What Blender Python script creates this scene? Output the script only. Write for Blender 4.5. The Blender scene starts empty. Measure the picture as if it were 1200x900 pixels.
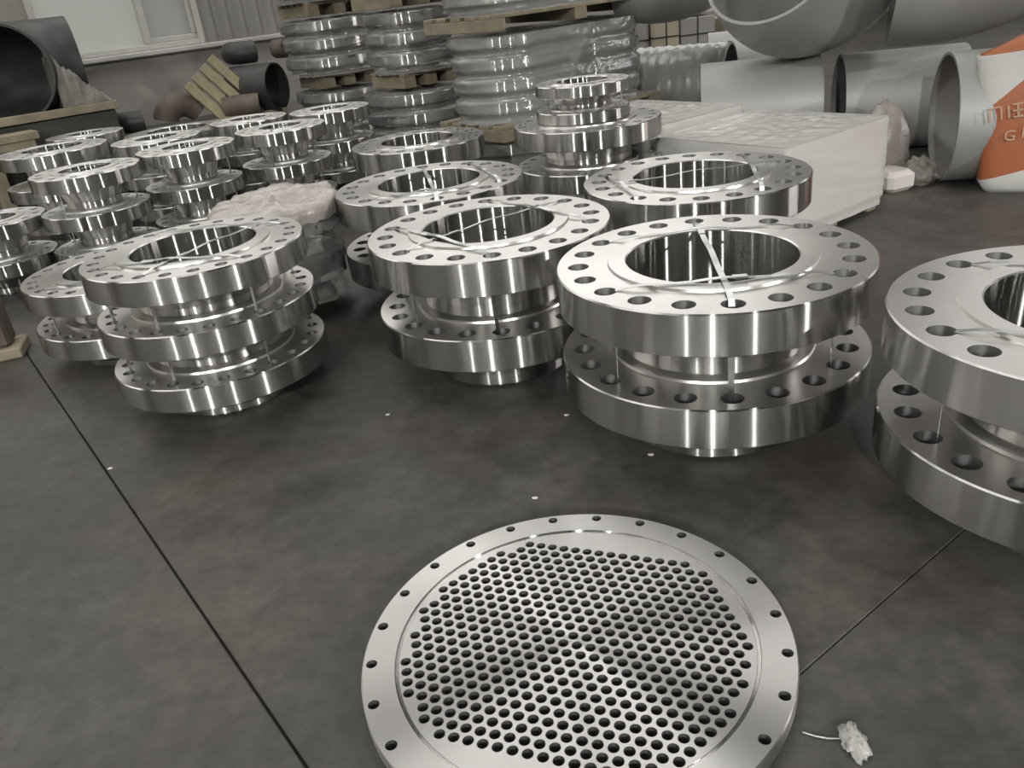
import bpy, bmesh, math, random
from mathutils import Vector, Matrix, noise
from mathutils.geometry import delaunay_2d_cdt

random.seed(7)
PI = math.pi
sc = bpy.context.scene
col = sc.collection

# ------------------------------------------------------------------ camera
cam_d = bpy.data.cameras.new('camera')
cam_d.sensor_width = 36.0
cam_d.lens = 959.29 / 1200 * 36.0
cam_d.clip_start = 0.02
cam = bpy.data.objects.new('camera', cam_d)
col.objects.link(cam)
_p, _r = 0.450921, -0.120383
fw = Vector((0, math.cos(_p), -math.sin(_p)))
rt0 = Vector((1, 0, 0))
up0 = rt0.cross(fw)
rt = rt0 * math.cos(_r) + up0 * math.sin(_r)
up = up0 * math.cos(_r) - rt0 * math.sin(_r)
M = Matrix((rt, up, -fw)).transposed().to_4x4()
M.translation = Vector((0, 0, 1.0089))
cam.matrix_world = M
sc.camera = cam

# ------------------------------------------------------------------ light levels and exposure
ROOF_FILL = 3.5        # added glowing roof strips, out of view, to brighten upward faces
HIGH_FILL = 1.65     # added glowing panes high in two walls, unseen, to brighten flange tops
WINDOW = 0.19         # frosted low windows
DOORWAY = 6.0         # daylight in the gate of the right-hand wall
LAMP_W = 1500.0         # each high bay lamp
w = bpy.data.worlds.new('hall_air')
sc.world = w
w.use_nodes = True
w.node_tree.nodes['Background'].inputs[0].default_value = (0.55, 0.58, 0.6, 1)
w.node_tree.nodes['Background'].inputs[1].default_value = 0.25
vs = sc.view_settings
vs.view_transform = 'Standard'
vs.look = 'None'
vs.exposure = 0.0
vs.gamma = 1.0
vs.use_curve_mapping = False
sc.cycles.max_bounces = 8
sc.cycles.glossy_bounces = 5
sc.cycles.diffuse_bounces = 3
sc.cycles.transparent_max_bounces = 12
sc.cycles.sample_clamp_indirect = 4.0
sc.cycles.caustics_reflective = False
sc.cycles.caustics_refractive = False

# hall axes, turned against the camera
HA = math.radians(35.0)
U = Vector((math.cos(HA), math.sin(HA), 0))
V = Vector((-math.sin(HA), math.cos(HA), 0))
def uv(u, v, z=0.0):
    return U * u + V * v + Vector((0, 0, z))

# ------------------------------------------------------------------ materials
def new_mat(name):
    m = bpy.data.materials.new(name)
    m.use_nodes = True
    nt = m.node_tree
    return m, nt, nt.nodes['Principled BSDF']
def ramp(nt, fac, stops):
    r = nt.nodes.new('ShaderNodeValToRGB')
    nt.links.new(fac, r.inputs[0])
    els = r.color_ramp.elements
    while len(els) < len(stops): els.new(0.5)
    for e, (p, c) in zip(els, stops):
        e.position = p
        e.color = (*c, 1) if len(c) == 3 else c
    return r.outputs[0]
def tex_noise(nt, scale, detail=4, vec=None, rough=0.55):
    n = nt.nodes.new('ShaderNodeTexNoise')
    n.inputs['Scale'].default_value = scale
    n.inputs['Detail'].default_value = detail
    n.inputs['Roughness'].default_value = rough
    if vec is not None: nt.links.new(vec, n.inputs['Vector'])
    return n.outputs['Fac']
def objco(nt):
    return nt.nodes.new('ShaderNodeTexCoord').outputs['Object']
def bump(nt, bs, h, strength=0.2, dist=0.01):
    b = nt.nodes.new('ShaderNodeBump')
    b.inputs['Strength'].default_value = strength
    b.inputs['Distance'].default_value = dist
    nt.links.new(h, b.inputs['Height'])
    nt.links.new(b.outputs[0], bs.inputs['Normal'])
def plain(name, c, rough=0.5, metal=0.0, var=0.0, scale=6.0, bmp=0.0, bscale=40.0, spec=0.5):
    m, nt, bs = new_mat(name)
    bs.inputs['Base Color'].default_value = (*c, 1)
    bs.inputs['Roughness'].default_value = rough
    bs.inputs['Metallic'].default_value = metal
    bs.inputs['Specular IOR Level'].default_value = spec
    co = objco(nt)
    if var:
        f = tex_noise(nt, scale, 5, co)
        lo = tuple(max(0, x * (1 - var)) for x in c); hi = tuple(min(1, x * (1 + var)) for x in c)
        nt.links.new(ramp(nt, f, [(0.3, lo), (0.7, hi)]), bs.inputs['Base Color'])
    if bmp:
        bump(nt, bs, tex_noise(nt, bscale, 4, co), bmp, 0.01)
    return m
def turned(name, c, rough, aniso, var=0.06):
    """machined steel, grooves running round the axis"""
    m, nt, bs = new_mat(name)
    bs.inputs['Metallic'].default_value = 1.0
    co = objco(nt)
    f = tex_noise(nt, 9.0, 4, co)
    nt.links.new(ramp(nt, f, [(0.3, tuple(x * (1 - var) for x in c)), (0.7, tuple(min(1, x * (1 + var)) for x in c))]), bs.inputs['Base Color'])
    sp = nt.nodes.new('ShaderNodeSeparateXYZ'); nt.links.new(co, sp.inputs[0])
    # fine lathe rings in radius and height
    ln = nt.nodes.new('ShaderNodeVectorMath'); ln.operation = 'LENGTH'
    mul = nt.nodes.new('ShaderNodeVectorMath'); mul.operation = 'MULTIPLY'
    mul.inputs[1].default_value = (1, 1, 0)
    nt.links.new(co, mul.inputs[0]); nt.links.new(mul.outputs[0], ln.inputs[0])
    add = nt.nodes.new('ShaderNodeCombineXYZ')
    nt.links.new(ln.outputs['Value'], add.inputs[0]); nt.links.new(sp.outputs['Z'], add.inputs[2])
    g = tex_noise(nt, 160.0, 3, add.outputs[0])
    mr = nt.nodes.new('ShaderNodeMapRange')
    mr.inputs['To Min'].default_value = rough * 0.96; mr.inputs['To Max'].default_value = rough * 1.04
    nt.links.new(g, mr.inputs['Value']); nt.links.new(mr.outputs[0], bs.inputs['Roughness'])
    bs.inputs['Anisotropic'].default_value = aniso
    bs.inputs['Anisotropic Rotation'].default_value = 0.25
    t = nt.nodes.new('ShaderNodeTangent'); t.direction_type = 'RADIAL'; t.axis = 'Z'
    nt.links.new(t.outputs[0], bs.inputs['Tangent'])
    return m
def emissive(name, c, s):
    m, nt, bs = new_mat(name)
    bs.inputs['Base Color'].default_value = (*[x * 0.3 for x in c], 1)
    bs.inputs['Roughness'].default_value = 0.3
    bs.inputs['Emission Color'].default_value = (*c, 1)
    bs.inputs['Emission Strength'].default_value = s
    return m
def film_mat(name, haze=0.2, gloss=0.28, c=(0.82, 0.82, 0.8), rough=0.16, bscale=14.0):
    m = bpy.data.materials.new(name); m.use_nodes = True
    nt = m.node_tree; nt.nodes.clear()
    N = nt.nodes.new; L = nt.links.new
    out = N('ShaderNodeOutputMaterial')
    tr = N('ShaderNodeBsdfTransparent'); tr.inputs[0].default_value = (0.97, 0.97, 0.96, 1)
    di = N('ShaderNodeBsdfDiffuse'); di.inputs[0].default_value = (*c, 1)
    gl = N('ShaderNodeBsdfGlossy'); gl.inputs['Color'].default_value = (0.95, 0.95, 0.95, 1); gl.inputs['Roughness'].default_value = rough
    tc = N('ShaderNodeTexCoord')
    no = N('ShaderNodeTexNoise'); no.inputs['Scale'].default_value = bscale; no.inputs['Detail'].default_value = 4
    L(tc.outputs['Object'], no.inputs['Vector'])
    bp = N('ShaderNodeBump'); bp.inputs['Strength'].default_value = 0.35; bp.inputs['Distance'].default_value = 0.02
    L(no.outputs['Fac'], bp.inputs['Height']); L(bp.outputs[0], gl.inputs['Normal'])
    m1 = N('ShaderNodeMixShader'); m1.inputs[0].default_value = haze
    L(tr.outputs[0], m1.inputs[1]); L(di.outputs[0], m1.inputs[2])
    lw = N('ShaderNodeLayerWeight'); lw.inputs['Blend'].default_value = gloss
    m2 = N('ShaderNodeMixShader')
    L(lw.outputs['Fresnel'], m2.inputs[0]); L(m1.outputs[0], m2.inputs[1]); L(gl.outputs[0], m2.inputs[2])
    L(m2.outputs[0], out.inputs[0])
    return m

STEEL = (0.62, 0.61, 0.595)
MT = {}
def turned_rim(name, c, rough, aniso):
    """turned cylinder: tight along the groove, wide across it, so lamps draw upright lines"""
    m = bpy.data.materials.new(name); m.use_nodes = True
    nt = m.node_tree; nt.nodes.clear()
    out = nt.nodes.new('ShaderNodeOutputMaterial')
    g = nt.nodes.new('ShaderNodeBsdfAnisotropic'); g.distribution = 'GGX'
    g.inputs['Roughness'].default_value = rough
    g.inputs['Anisotropy'].default_value = aniso
    t = nt.nodes.new('ShaderNodeTangent'); t.direction_type = 'RADIAL'; t.axis = 'Z'
    nt.links.new(t.outputs[0], g.inputs['Tangent'])
    f = tex_noise(nt, 9.0, 4, objco(nt))
    nt.links.new(ramp(nt, f, [(0.3, tuple(x * 0.94 for x in c)), (0.7, tuple(x * 1.06 for x in c))]), g.inputs['Color'])
    nt.links.new(g.outputs[0], out.inputs[0])
    return m
MT['side'] = turned_rim('turned_steel', (0.55, 0.54, 0.525), 0.18, 0.84)
MT['face'] = turned('faced_steel', (0.70, 0.685, 0.665), 0.30, 0.5, 0.03)
MT['face_matte'] = turned('faced_steel_oiled', (0.70, 0.69, 0.67), 0.50, 0.4, 0.05)
MT['sheet'] = turned('faced_plate_steel', (0.56, 0.55, 0.535), 0.36, 0.95, 0.03)
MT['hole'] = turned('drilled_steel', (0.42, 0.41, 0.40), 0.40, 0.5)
MT['strap'] = plain('strap_steel', (0.62, 0.62, 0.61), 0.28, 1.0, 0.15, 30)
MT['fitting'] = plain('blasted_fitting_steel', (0.40, 0.395, 0.38), 0.52, 0.35, 0.10, 3.0, 0.05, 60)
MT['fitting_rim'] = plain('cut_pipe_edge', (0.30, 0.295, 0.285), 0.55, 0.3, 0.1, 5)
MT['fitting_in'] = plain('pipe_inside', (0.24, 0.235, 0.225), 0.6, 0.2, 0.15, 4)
MT['black'] = plain('black_fitting', (0.045, 0.045, 0.043), 0.45, 0.2, 0.3, 6, 0.05)
MT['rust'] = plain('rusty_fitting', (0.13, 0.105, 0.085), 0.7, 0.1, 0.35, 7, 0.15)
MT['wood'] = plain('pallet_wood', (0.30, 0.255, 0.18), 0.75, 0, 0.25, 9, 0.1, 60)
MT['paint_wood'] = plain('yellow_wood', (0.36, 0.315, 0.20), 0.7, 0, 0.2, 9, 0.1, 60)
MT['wall'] = plain('wall_plaster', (0.34, 0.32, 0.295), 0.85, 0, 0.12, 1.6, 0.1, 20)
MT['hallwall'] = plain('hall_sheet', (0.17, 0.168, 0.16), 0.7, 0, 0.08, 1.0)
MT['frame'] = plain('window_frame_paint', (0.55, 0.53, 0.50), 0.5, 0, 0.08, 4)
MT['corr'] = plain('corrugated_sheet', (0.30, 0.29, 0.275), 0.5, 0.3, 0.10, 2.5)
MT['roof'] = plain('roof_sheet', (0.17, 0.17, 0.165), 0.7)
MT['film'] = film_mat('stretch_film', 0.22, 0.34, rough=0.10, bscale=26)
MT['film_hazy'] = film_mat('stretch_film_layers', 0.36, 0.38, (0.74, 0.74, 0.72), 0.10, 22)
MT['film_box'] = film_mat('stretch_film_tight', 0.72, 0.36, (0.88, 0.855, 0.82), 0.10, 9.0)
MT['paper'] = plain('wrinkled_film_paper', (0.40, 0.365, 0.33), 0.26, 0, 0.15, 8, 0.6, 22)
MT['carton'] = plain('white_crate_board', (0.66, 0.62, 0.58), 0.6, 0, 0.06, 3)
MT['kraft'] = plain('kraft_carton', (0.50, 0.43, 0.33), 0.75, 0, 0.12, 4)
MT['greycart'] = plain('grey_carton', (0.40, 0.38, 0.36), 0.75, 0, 0.12, 4)
MT['bin'] = plain('dark_bin', (0.06, 0.06, 0.055), 0.6, 0.1, 0.3, 4)
MT['cloth'] = plain('dirty_sheet', (0.22, 0.205, 0.185), 0.45, 0, 0.35, 10, 0.5, 18)
MT['text'] = plain('sack_print', (0.55, 0.38, 0.27), 0.7)
MT['scrap'] = plain('film_scrap', (0.42, 0.41, 0.39), 0.35, 0, 0.3, 40, 0.5, 60)
MT['roof_fill'] = emissive('roof_fill_glow', (1.0, 0.985, 0.96), ROOF_FILL)
MT['high_fill'] = emissive('high_fill_glow', (1.0, 0.985, 0.955), HIGH_FILL)
MT['pane'] = emissive('frosted_pane', (0.95, 1.0, 0.90), WINDOW)
MT['pane2'] = emissive('frosted_pane_screened', (0.95, 0.97, 0.90), WINDOW * 0.5)
MT['door'] = emissive('daylit_gate', (1.0, 0.96, 0.95), DOORWAY)
MT['lampface'] = plain('lamp_housing', (0.25, 0.25, 0.25), 0.4, 0.5)

def floor_material():
    m, nt, bs = new_mat('concrete_floor')
    g = nt.nodes.new('ShaderNodeNewGeometry').outputs['Position']
    a = tex_noise(nt, 0.9, 6, g, 0.6)
    b = tex_noise(nt, 5.0, 6, g, 0.65)
    c = tex_noise(nt, 2.1, 3, g, 0.5)
    mix = nt.nodes.new('ShaderNodeMix'); mix.data_type = 'FLOAT'; mix.inputs[0].default_value = 0.45
    nt.links.new(a, mix.inputs[2]); nt.links.new(b, mix.inputs[3])
    base = ramp(nt, mix.outputs[0], [(0.34, (0.030, 0.028, 0.025)), (0.50, (0.064, 0.060, 0.054)), (0.66, (0.115, 0.107, 0.096))])
    fine = tex_noise(nt, 22.0, 6, g, 0.7)
    sc1 = nt.nodes.new('ShaderNodeMix'); sc1.data_type = 'RGBA'; sc1.blend_type = 'MULTIPLY'; sc1.inputs[0].default_value = 1.0
    nt.links.new(base, sc1.inputs[6]); nt.links.new(ramp(nt, fine, [(0.30, (0.72,) * 3), (0.5, (1, 1, 1)), (0.72, (1.30,) * 3)]), sc1.inputs[7])
    scuff = tex_noise(nt, 3.4, 8, g, 0.75)
    sc2 = nt.nodes.new('ShaderNodeMix'); sc2.data_type = 'RGBA'
    nt.links.new(ramp(nt, scuff, [(0.60, (0, 0, 0)), (0.74, (0.45, 0.45, 0.45))]), sc2.inputs[0])
    nt.links.new(sc1.outputs[2], sc2.inputs[6]); sc2.inputs[7].default_value = (0.15, 0.14, 0.125, 1)
    base = sc2.outputs[2]
    tint = nt.nodes.new('ShaderNodeMix'); tint.data_type = 'RGBA'; tint.blend_type = 'MULTIPLY'
    nt.links.new(ramp(nt, c, [(0.50, (0, 0, 0)), (0.72, (0.8, 0.8, 0.8))]), tint.inputs[0])
    nt.links.new(base, tint.inputs[6]); tint.inputs[7].default_value = (1.25, 1.08, 0.98, 1)
    nt.links.new(tint.outputs[2], bs.inputs['Base Color'])
    nt.links.new(ramp(nt, b, [(0.3, (0.42,) * 3), (0.7, (0.62,) * 3)]), bs.inputs['Roughness'])
    bs.inputs['Specular IOR Level'].default_value = 0.4
    bump(nt, bs, tex_noise(nt, 60, 5, g), 0.12, 0.004)
    return m
MT['floor'] = floor_material()
MT['joint'] = plain('joint_dirt', (0.03, 0.027, 0.024), 0.9)

def sack_material():
    m, nt, bs = new_mat('printed_sack')
    co = objco(nt)
    sp = nt.nodes.new('ShaderNodeSeparateXYZ'); nt.links.new(co, sp.inputs[0])
    def mth(op, a, b):
        n = nt.nodes.new('ShaderNodeMath'); n.operation = op
        for i, x in enumerate((a, b)):
            if isinstance(x, (int, float)): n.inputs[i].default_value = x
            else: nt.links.new(x, n.inputs[i])
        return n.outputs[0]
    # diagonal printed field: orange below the slanting line, white above, white hem below
    line = mth('ADD', mth('MULTIPLY', sp.outputs['X'], 0.95), 0.585)
    below = mth('LESS_THAN', sp.outputs['Z'], line)
    above = mth('GREATER_THAN', sp.outputs['Z'], mth('ADD', mth('MULTIPLY', sp.outputs['X'], 0.30), 0.125))
    topband = mth('GREATER_THAN', sp.outputs['Z'], mth('ADD', mth('MULTIPLY', sp.outputs['X'], 0.1), 0.575))
    f = mth('MAXIMUM', mth('MULTIPLY', below, above), topband)
    mx = nt.nodes.new('ShaderNodeMix'); mx.data_type = 'RGBA'
    nt.links.new(f, mx.inputs[0])
    mx.inputs[6].default_value = (0.62, 0.61, 0.58, 1); mx.inputs[7].default_value = (0.40, 0.125, 0.05, 1)
    nt.links.new(mx.outputs[2], bs.inputs['Base Color'])
    bs.inputs['Roughness'].default_value = 0.5
    bump(nt, bs, tex_noise(nt, 14, 4, co), 0.3, 0.015)
    return m
MT['sack'] = sack_material()

# ------------------------------------------------------------------ mesh helpers
class MB:
    def __init__(self): self.v = []; self.f = []; self.s = []
    def add(self, vs, fs, smooth=False, tf=None):
        o = len(self.v)
        for p in vs:
            p = Vector(p)
            self.v.append(tuple(tf @ p if tf else p))
        for f in fs:
            self.f.append(tuple(i + o for i in f)); self.s.append(smooth)
        return self
    def box(self, c, s, rz=0.0, ch=0.0, tf=None):
        x, y, z = (a / 2 for a in s)
        if ch:
            k = min(ch, x, y, z) 
            pr = [(x - k, y), (x, y - k), (x, -y + k), (x - k, -y), (-x + k, -y), (-x, -y + k), (-x, y - k), (-x + k, y)]
            inn = [(a * (x - k) / x, b * (y - k) / y) for a, b in pr]
            rings = [(inn, -z), (pr, -z + k), (pr, z - k), (inn, z)]
            vs = [(a, b, zz) for p, zz in rings for a, b in p]
            fs = [tuple(range(7, -1, -1)), tuple(range(24, 32))]
            for r in range(3):
                for i in range(8):
                    j = (i + 1) % 8
                    fs.append((r * 8 + j, r * 8 + i, (r + 1) * 8 + i, (r + 1) * 8 + j))
        else:
            vs = [(a, b, d) for d in (-z, z) for a, b in ((-x, -y), (x, -y), (x, y), (-x, y))]
            fs = [(3, 2, 1, 0), (4, 5, 6, 7), (0, 1, 5, 4), (1, 2, 6, 5), (2, 3, 7, 6), (3, 0, 4, 7)]
        m = Matrix.Translation(Vector(c)) @ Matrix.Rotation(rz, 4, 'Z')
        if tf: m = tf @ m
        return self.add(vs, fs, False, m)
    def lathe(self, prof, n=96, smooth=True, split=True):
        """revolve (r, z) points; split = every band gets its own vertices so edges stay crisp"""
        cs = [(math.cos(2 * PI * i / n), math.sin(2 * PI * i / n)) for i in range(n)]
        if split:
            for (r0, z0), (r1, z1) in zip(prof, prof[1:]):
                vs = [(r0 * c, r0 * s, z0) for c, s in cs] + [(r1 * c, r1 * s, z1) for c, s in cs]
                fs = [(i, (i + 1) % n, n + (i + 1) % n, n + i) for i in range(n)]
                self.add(vs, fs, smooth)
        else:
            vs = [(r * c, r * s, z) for r, z in prof for c, s in cs]
            fs = [(k * n + i, k * n + (i + 1) % n, (k + 1) * n + (i + 1) % n, (k + 1) * n + i) for k in range(len(prof) - 1) for i in range(n)]
            self.add(vs, fs, smooth)
        return self
    def tube(self, pts, r_out, r_in=None, n=40, taper=None):
        """swept pipe with wall; pts = centre line"""
        pts = [Vector(p) for p in pts]
        tang = []
        for i in range(len(pts)):
            a = pts[max(i - 1, 0)]; b = pts[min(i + 1, len(pts) - 1)]
            tang.append((b - a).normalized())
        ref = Vector((0, 0, 1)) if abs(tang[0].z) < 0.9 else Vector((1, 0, 0))
        x = tang[0].cross(ref).normalized()
        def ring(r_scale):
            nonlocal x
            rows = []
            xx = x.copy()
            for i, (p, t) in enumerate(zip(pts, tang)):
                xx = (xx - t * xx.dot(t)).normalized(); yy = t.cross(xx)
                k = taper[i] if taper else 1.0
                rows.append([p + (xx * math.cos(2 * PI * j / n) + yy * math.sin(2 * PI * j / n)) * r_scale * k for j in range(n)])
            return rows
        ro = ring(r_out)
        vs = [p for row in ro for p in row]; m = len(pts)
        self.add(vs, [(k * n + j, k * n + (j + 1) % n, (k + 1) * n + (j + 1) % n, (k + 1) * n + j) for k in range(m - 1) for j in range(n)], True)
        if r_in:
            ri = ring(r_in)
            self.add([p for row in ri for p in row], [(k * n + j, (k + 1) * n + j, (k + 1) * n + (j + 1) % n, k * n + (j + 1) % n) for k in range(m - 1) for j in range(n)], True)
            for e in (0, m - 1):
                self.add(ro[e] + ri[e], [(j, (j + 1) % n, n + (j + 1) % n, n + j) for j in range(n)], False)
        else:
            for e in (0, m - 1):
                self.add(ro[e], [tuple(range(n))], False)
        return self
    def ribbon(self, pts, w, t, side):
        """flat band along pts; side = width directions"""
        vs = []; n = len(pts)
        for i, p in enumerate(pts):
            p = Vector(p)
            a = Vector(pts[max(i - 1, 0)]); b = Vector(pts[min(i + 1, n - 1)])
            tg = (b - a).normalized()
            s = Vector(side[i] if isinstance(side, list) else side).normalized()
            nn = tg.cross(s).normalized()
            vs += [p + s * w / 2 + nn * t / 2, p - s * w / 2 + nn * t / 2, p - s * w / 2 - nn * t / 2, p + s * w / 2 - nn * t / 2]
        fs = [(3, 2, 1, 0), (4 * n - 4, 4 * n - 3, 4 * n - 2, 4 * n - 1)]
        for i in range(n - 1):
            for j in range(4):
                k = (j + 1) % 4
                fs.append((4 * i + j, 4 * i + k, 4 * i + 4 + k, 4 * i + 4 + j))
        return self.add(vs, fs, False)
    def mesh(self, name):
        me = bpy.data.meshes.new(name)
        me.from_pydata(self.v, [], self.f)
        me.polygons.foreach_set('use_smooth', self.s)
        me.validate(); me.update()
        return me
def mk(name, me, mat, parent=None, loc=(0, 0, 0), rz=0.0, rot=None, scale=None):
    if isinstance(me, MB): me = me.mesh(name)
    if mat is not None and not me.materials: me.materials.append(MT[mat] if isinstance(mat, str) else mat)
    o = bpy.data.objects.new(name, me)
    col.objects.link(o)
    o.location = loc
    o.rotation_euler = rot if rot else (0, 0, rz)
    if scale: o.scale = scale
    if parent: o.parent = parent
    return o
def root(name, loc=(0, 0, 0), rz=0.0, scale=None, rot=None):
    o = bpy.data.objects.new(name, None)
    o.empty_display_size = 0.05
    col.objects.link(o)
    o.location = loc; o.rotation_euler = rot if rot else (0, 0, rz)
    if scale: o.scale = scale
    return o
def tag(o, label, cat, group=None):
    o['label'] = label; o['category'] = cat
    if group: o['group'] = group
    return o
def struct(o):
    o['kind'] = 'structure'
    return o

def holed_plate(mb, z, outer, inner, holes, hole_n, up_, n=96):
    """flat ring between radii inner and outer with round holes [(x, y, r)], triangulated around the holes"""
    vs = []; es = []
    def loop(cx, cy, r, k):
        o = len(vs)
        for i in range(k):
            vs.append(Vector((cx + r * math.cos(2 * PI * i / k), cy + r * math.sin(2 * PI * i / k))))
        for i in range(k): es.append((o + i, o + (i + 1) % k))
    loop(0, 0, outer, n)
    if inner: loop(0, 0, inner, n)
    for x, y, r in holes: loop(x, y, r, hole_n)
    ov, oe, of, *_ = delaunay_2d_cdt(vs, es, [], 0, 1e-7)
    cell = {}
    gs = 0.03
    for x, y, r in holes: 
        for i in (-1, 0, 1):
            for j in (-1, 0, 1):
                cell.setdefault((int(math.floor(x / gs)) + i, int(math.floor(y / gs)) + j), []).append((x, y, r))
    keep = []
    for f in of:
        cx = sum(ov[i][0] for i in f) / 3; cy = sum(ov[i][1] for i in f) / 3
        d = math.hypot(cx, cy)
        if d > outer or (inner and d < inner * math.cos(PI / n)): continue
        if any((cx - x) ** 2 + (cy - y) ** 2 < (r * 0.985) ** 2 for x, y, r in cell.get((int(math.floor(cx / gs)), int(math.floor(cy / gs))), ())): continue
        keep.append(tuple(f) if up_ else tuple(reversed(f)))
    mb.add([(p[0], p[1], z) for p in ov], keep, False)
def hole_walls(mb, holes, z0, z1, k):
    for x, y, r in holes:
        vs = [(x + r * math.cos(2 * PI * i / k), y + r * math.sin(2 * PI * i / k), z) for z in (z0, z1) for i in range(k)]
        mb.add(vs, [(i, k + i, k + (i + 1) % k, (i + 1) % k) for i in range(k)], True)

# ------------------------------------------------------------------ the setting
fl = MB(); fl.box((0, 0, 0), (34, 30, 0.04))
floor = struct(mk('floor', fl, 'joint', None, (uv(0, -4.5, -0.028)), HA))
J, J2 = 0.0045, 0.0014
u0, v0, SL = 0.193, 0.537, 5.0
slab_me = MB().box((0, 0, 0), (SL - J, SL - J2, 0.03), 0, 0.002).mesh('slab')
slab_me.materials.append(MT['floor'])
for i in range(-4, 4):
    for j in range(-4, 2):
        s = mk('slab', slab_me, None, floor)
        s.location = (u0 + (i + 0.5) * SL, v0 + (j + 0.5) * SL + 4.5, 0.013)
        s['kind'] = 'structure'

WV = 7.5     # back wall along the hall axis U at this V
ZR = 7.0
U_L, U_R, V_F = -15.0, 15.0, -17.0
def wall_box(name, ua, ub, va, vb, za, zb, mat, parent=None):
    mb = MB().box(((ua + ub) / 2, (va + vb) / 2, (za + zb) / 2), (ub - ua, vb - va, zb - za))
    o = mk(name, mb, mat, parent, rz=0 if parent else HA)
    return o
# back wall: plaster below and between, openings for the low window and the added high panes
mb = MB()
def wseg(ua, ub, za, zb): mb.box(((ua + ub) / 2, WV + 0.12, (za + zb) / 2), (ub - ua, 0.24, zb - za))
W0, W1, WZ0, WZ1 = 1.27, 2.54, 0.85, 2.1
CZ0, CZ1 = 2.3, 5.6
wseg(U_L, U_R, -0.02, WZ0)
wseg(U_L, W0, WZ0, CZ0); wseg(W1, U_R, WZ0, CZ0); wseg(W0, W1, WZ1, CZ0)
wseg(U_L, U_R, CZ1, ZR)
wseg(U_L, -9.0, CZ0, CZ1); wseg(11.0, U_R, CZ0, CZ1)
struct(mk('wall_back', mb, 'wall', None, rz=HA))
struct(wall_box('wall_left', U_L - 0.2, U_L, V_F, WV, -0.02, ZR, 'hallwall'))
struct(wall_box('wall_front', U_L, U_R, V_F - 0.2, V_F, -0.02, ZR, 'hallwall'))
mb = MB()
DV0, DV1, DZ = -9.0, -4.2, 4.6      # gate opening in the right wall
RW0, RW1, RZ0, RZ1 = -1.5, 7.0, 3.0, 6.4     # opening for added glowing panes that brighten the right-edge stack
for va, vb, za, zb in ((V_F, DV0, -0.02, ZR), (DV1, RW0, -0.02, ZR), (RW0, WV, -0.02, RZ0), (RW0, WV, RZ1, ZR), (RW1, WV, RZ0, RZ1), (DV0, DV1, DZ, ZR)):
    mb.box((U_R + 0.1, (va + vb) / 2, (za + zb) / 2), (0.2, vb - va, zb - za))
struct(mk('wall_right', mb, 'hallwall', None, rz=HA))
d = struct(root('door_1', (0, 0, 0), HA))
mk('daylight_opening', MB().box((U_R + 0.12, (DV0 + DV1) / 2, DZ / 2), (0.04, DV1 - DV0, DZ)), 'door', d)
mk('door_frame', MB().box((U_R - 0.02, DV0 + 0.06, DZ / 2), (0.06, 0.12, DZ)).box((U_R - 0.02, DV1 - 0.06, DZ / 2), (0.06, 0.12, DZ)).box((U_R - 0.02, (DV0 + DV1) / 2, DZ - 0.06), (0.06, DV1 - DV0 - 0.24, 0.12)), 'frame', d)
# roof with added glowing strips, unseen, placed for the light they give
mb = MB()
strips = [(-13.0 + 4.0 * k, -11.2 + 4.0 * k) for k in range(6)]
SV0, SV1 = 1.5, 6.6
mb.box((0, (WV + SV1) / 2, ZR + 0.05), (U_R - U_L, WV - SV1, 0.1))
mb.box((0, (V_F + SV0) / 2, ZR + 0.05), (U_R - U_L, SV0 - V_F, 0.1))
edges = [U_L] + [x for s in strips for x in s] + [U_R]
for a, b in zip(edges[0::2], edges[1::2]):
    mb.box(((a + b) / 2, (SV0 + SV1) / 2, ZR + 0.05), (b - a, SV1 - SV0, 0.1))
ceil = struct(mk('ceiling', mb, 'roof', None, rz=HA))
for a, b in strips:
    mk('roof_fill_sheet', MB().box(((a + b) / 2, (SV0 + SV1) / 2, ZR + 0.06), (b - a, SV1 - SV0, 0.02)), 'roof_fill', ceil)  # added emitter strip, lights the plate and floor from above
# low sliding window seen at the left
wn = struct(root('window_1', uv(0, 0), HA))
FW = 0.05
def frame_bar(ua, ub, za, zb, y=WV + 0.02, d=0.08, name='window_frame', par=None):
    return mk(name, MB().box(((ua + ub) / 2, y, (za + zb) / 2), (ub - ua, d, zb - za), 0, 0.006), 'frame', par or wn)
frame_bar(W0, W0 + FW, WZ0, WZ1); frame_bar(W1 - FW, W1, WZ0, WZ1)
frame_bar(W0 + FW, W1 - FW, WZ0, WZ0 + 0.045); frame_bar(W0 + FW, W1 - FW, WZ1 - FW, WZ1)
frame_bar(2.055, 2.105, WZ0 + 0.045, WZ1 - FW, WV + 0.02, 0.08, 'mullion')
frame_bar(2.10, W1 - FW, WZ0 + 0.045, WZ0 + 0.085, WV + 0.03, 0.04, 'sash_rail')
frame_bar(W1 - FW - 0.035, W1 - FW, WZ0 + 0.085, WZ1 - FW, WV + 0.03, 0.04, 'sash_rail')
mk('pane', MB().box(((W0 + 2.08) / 2 + 0.01, WV + 0.06, (WZ0 + WZ1) / 2), (2.08 - W0 - FW, 0.012, WZ1 - WZ0 - FW)), 'pane', wn)
mk('pane', MB().box(((W1 + 2.10) / 2 - 0.02, WV + 0.08, (WZ0 + WZ1) / 2), (W1 - 2.10 - FW, 0.012, WZ1 - WZ0 - FW)), 'pane2', wn)
mk('window_sill', MB().box(((W0 + 3.6) / 2 - 0.1, WV - 0.03, WZ0 - 0.02), (3.6 - W0 + 0.3, 0.10, 0.04), 0, 0.008), 'frame', wn)
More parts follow.
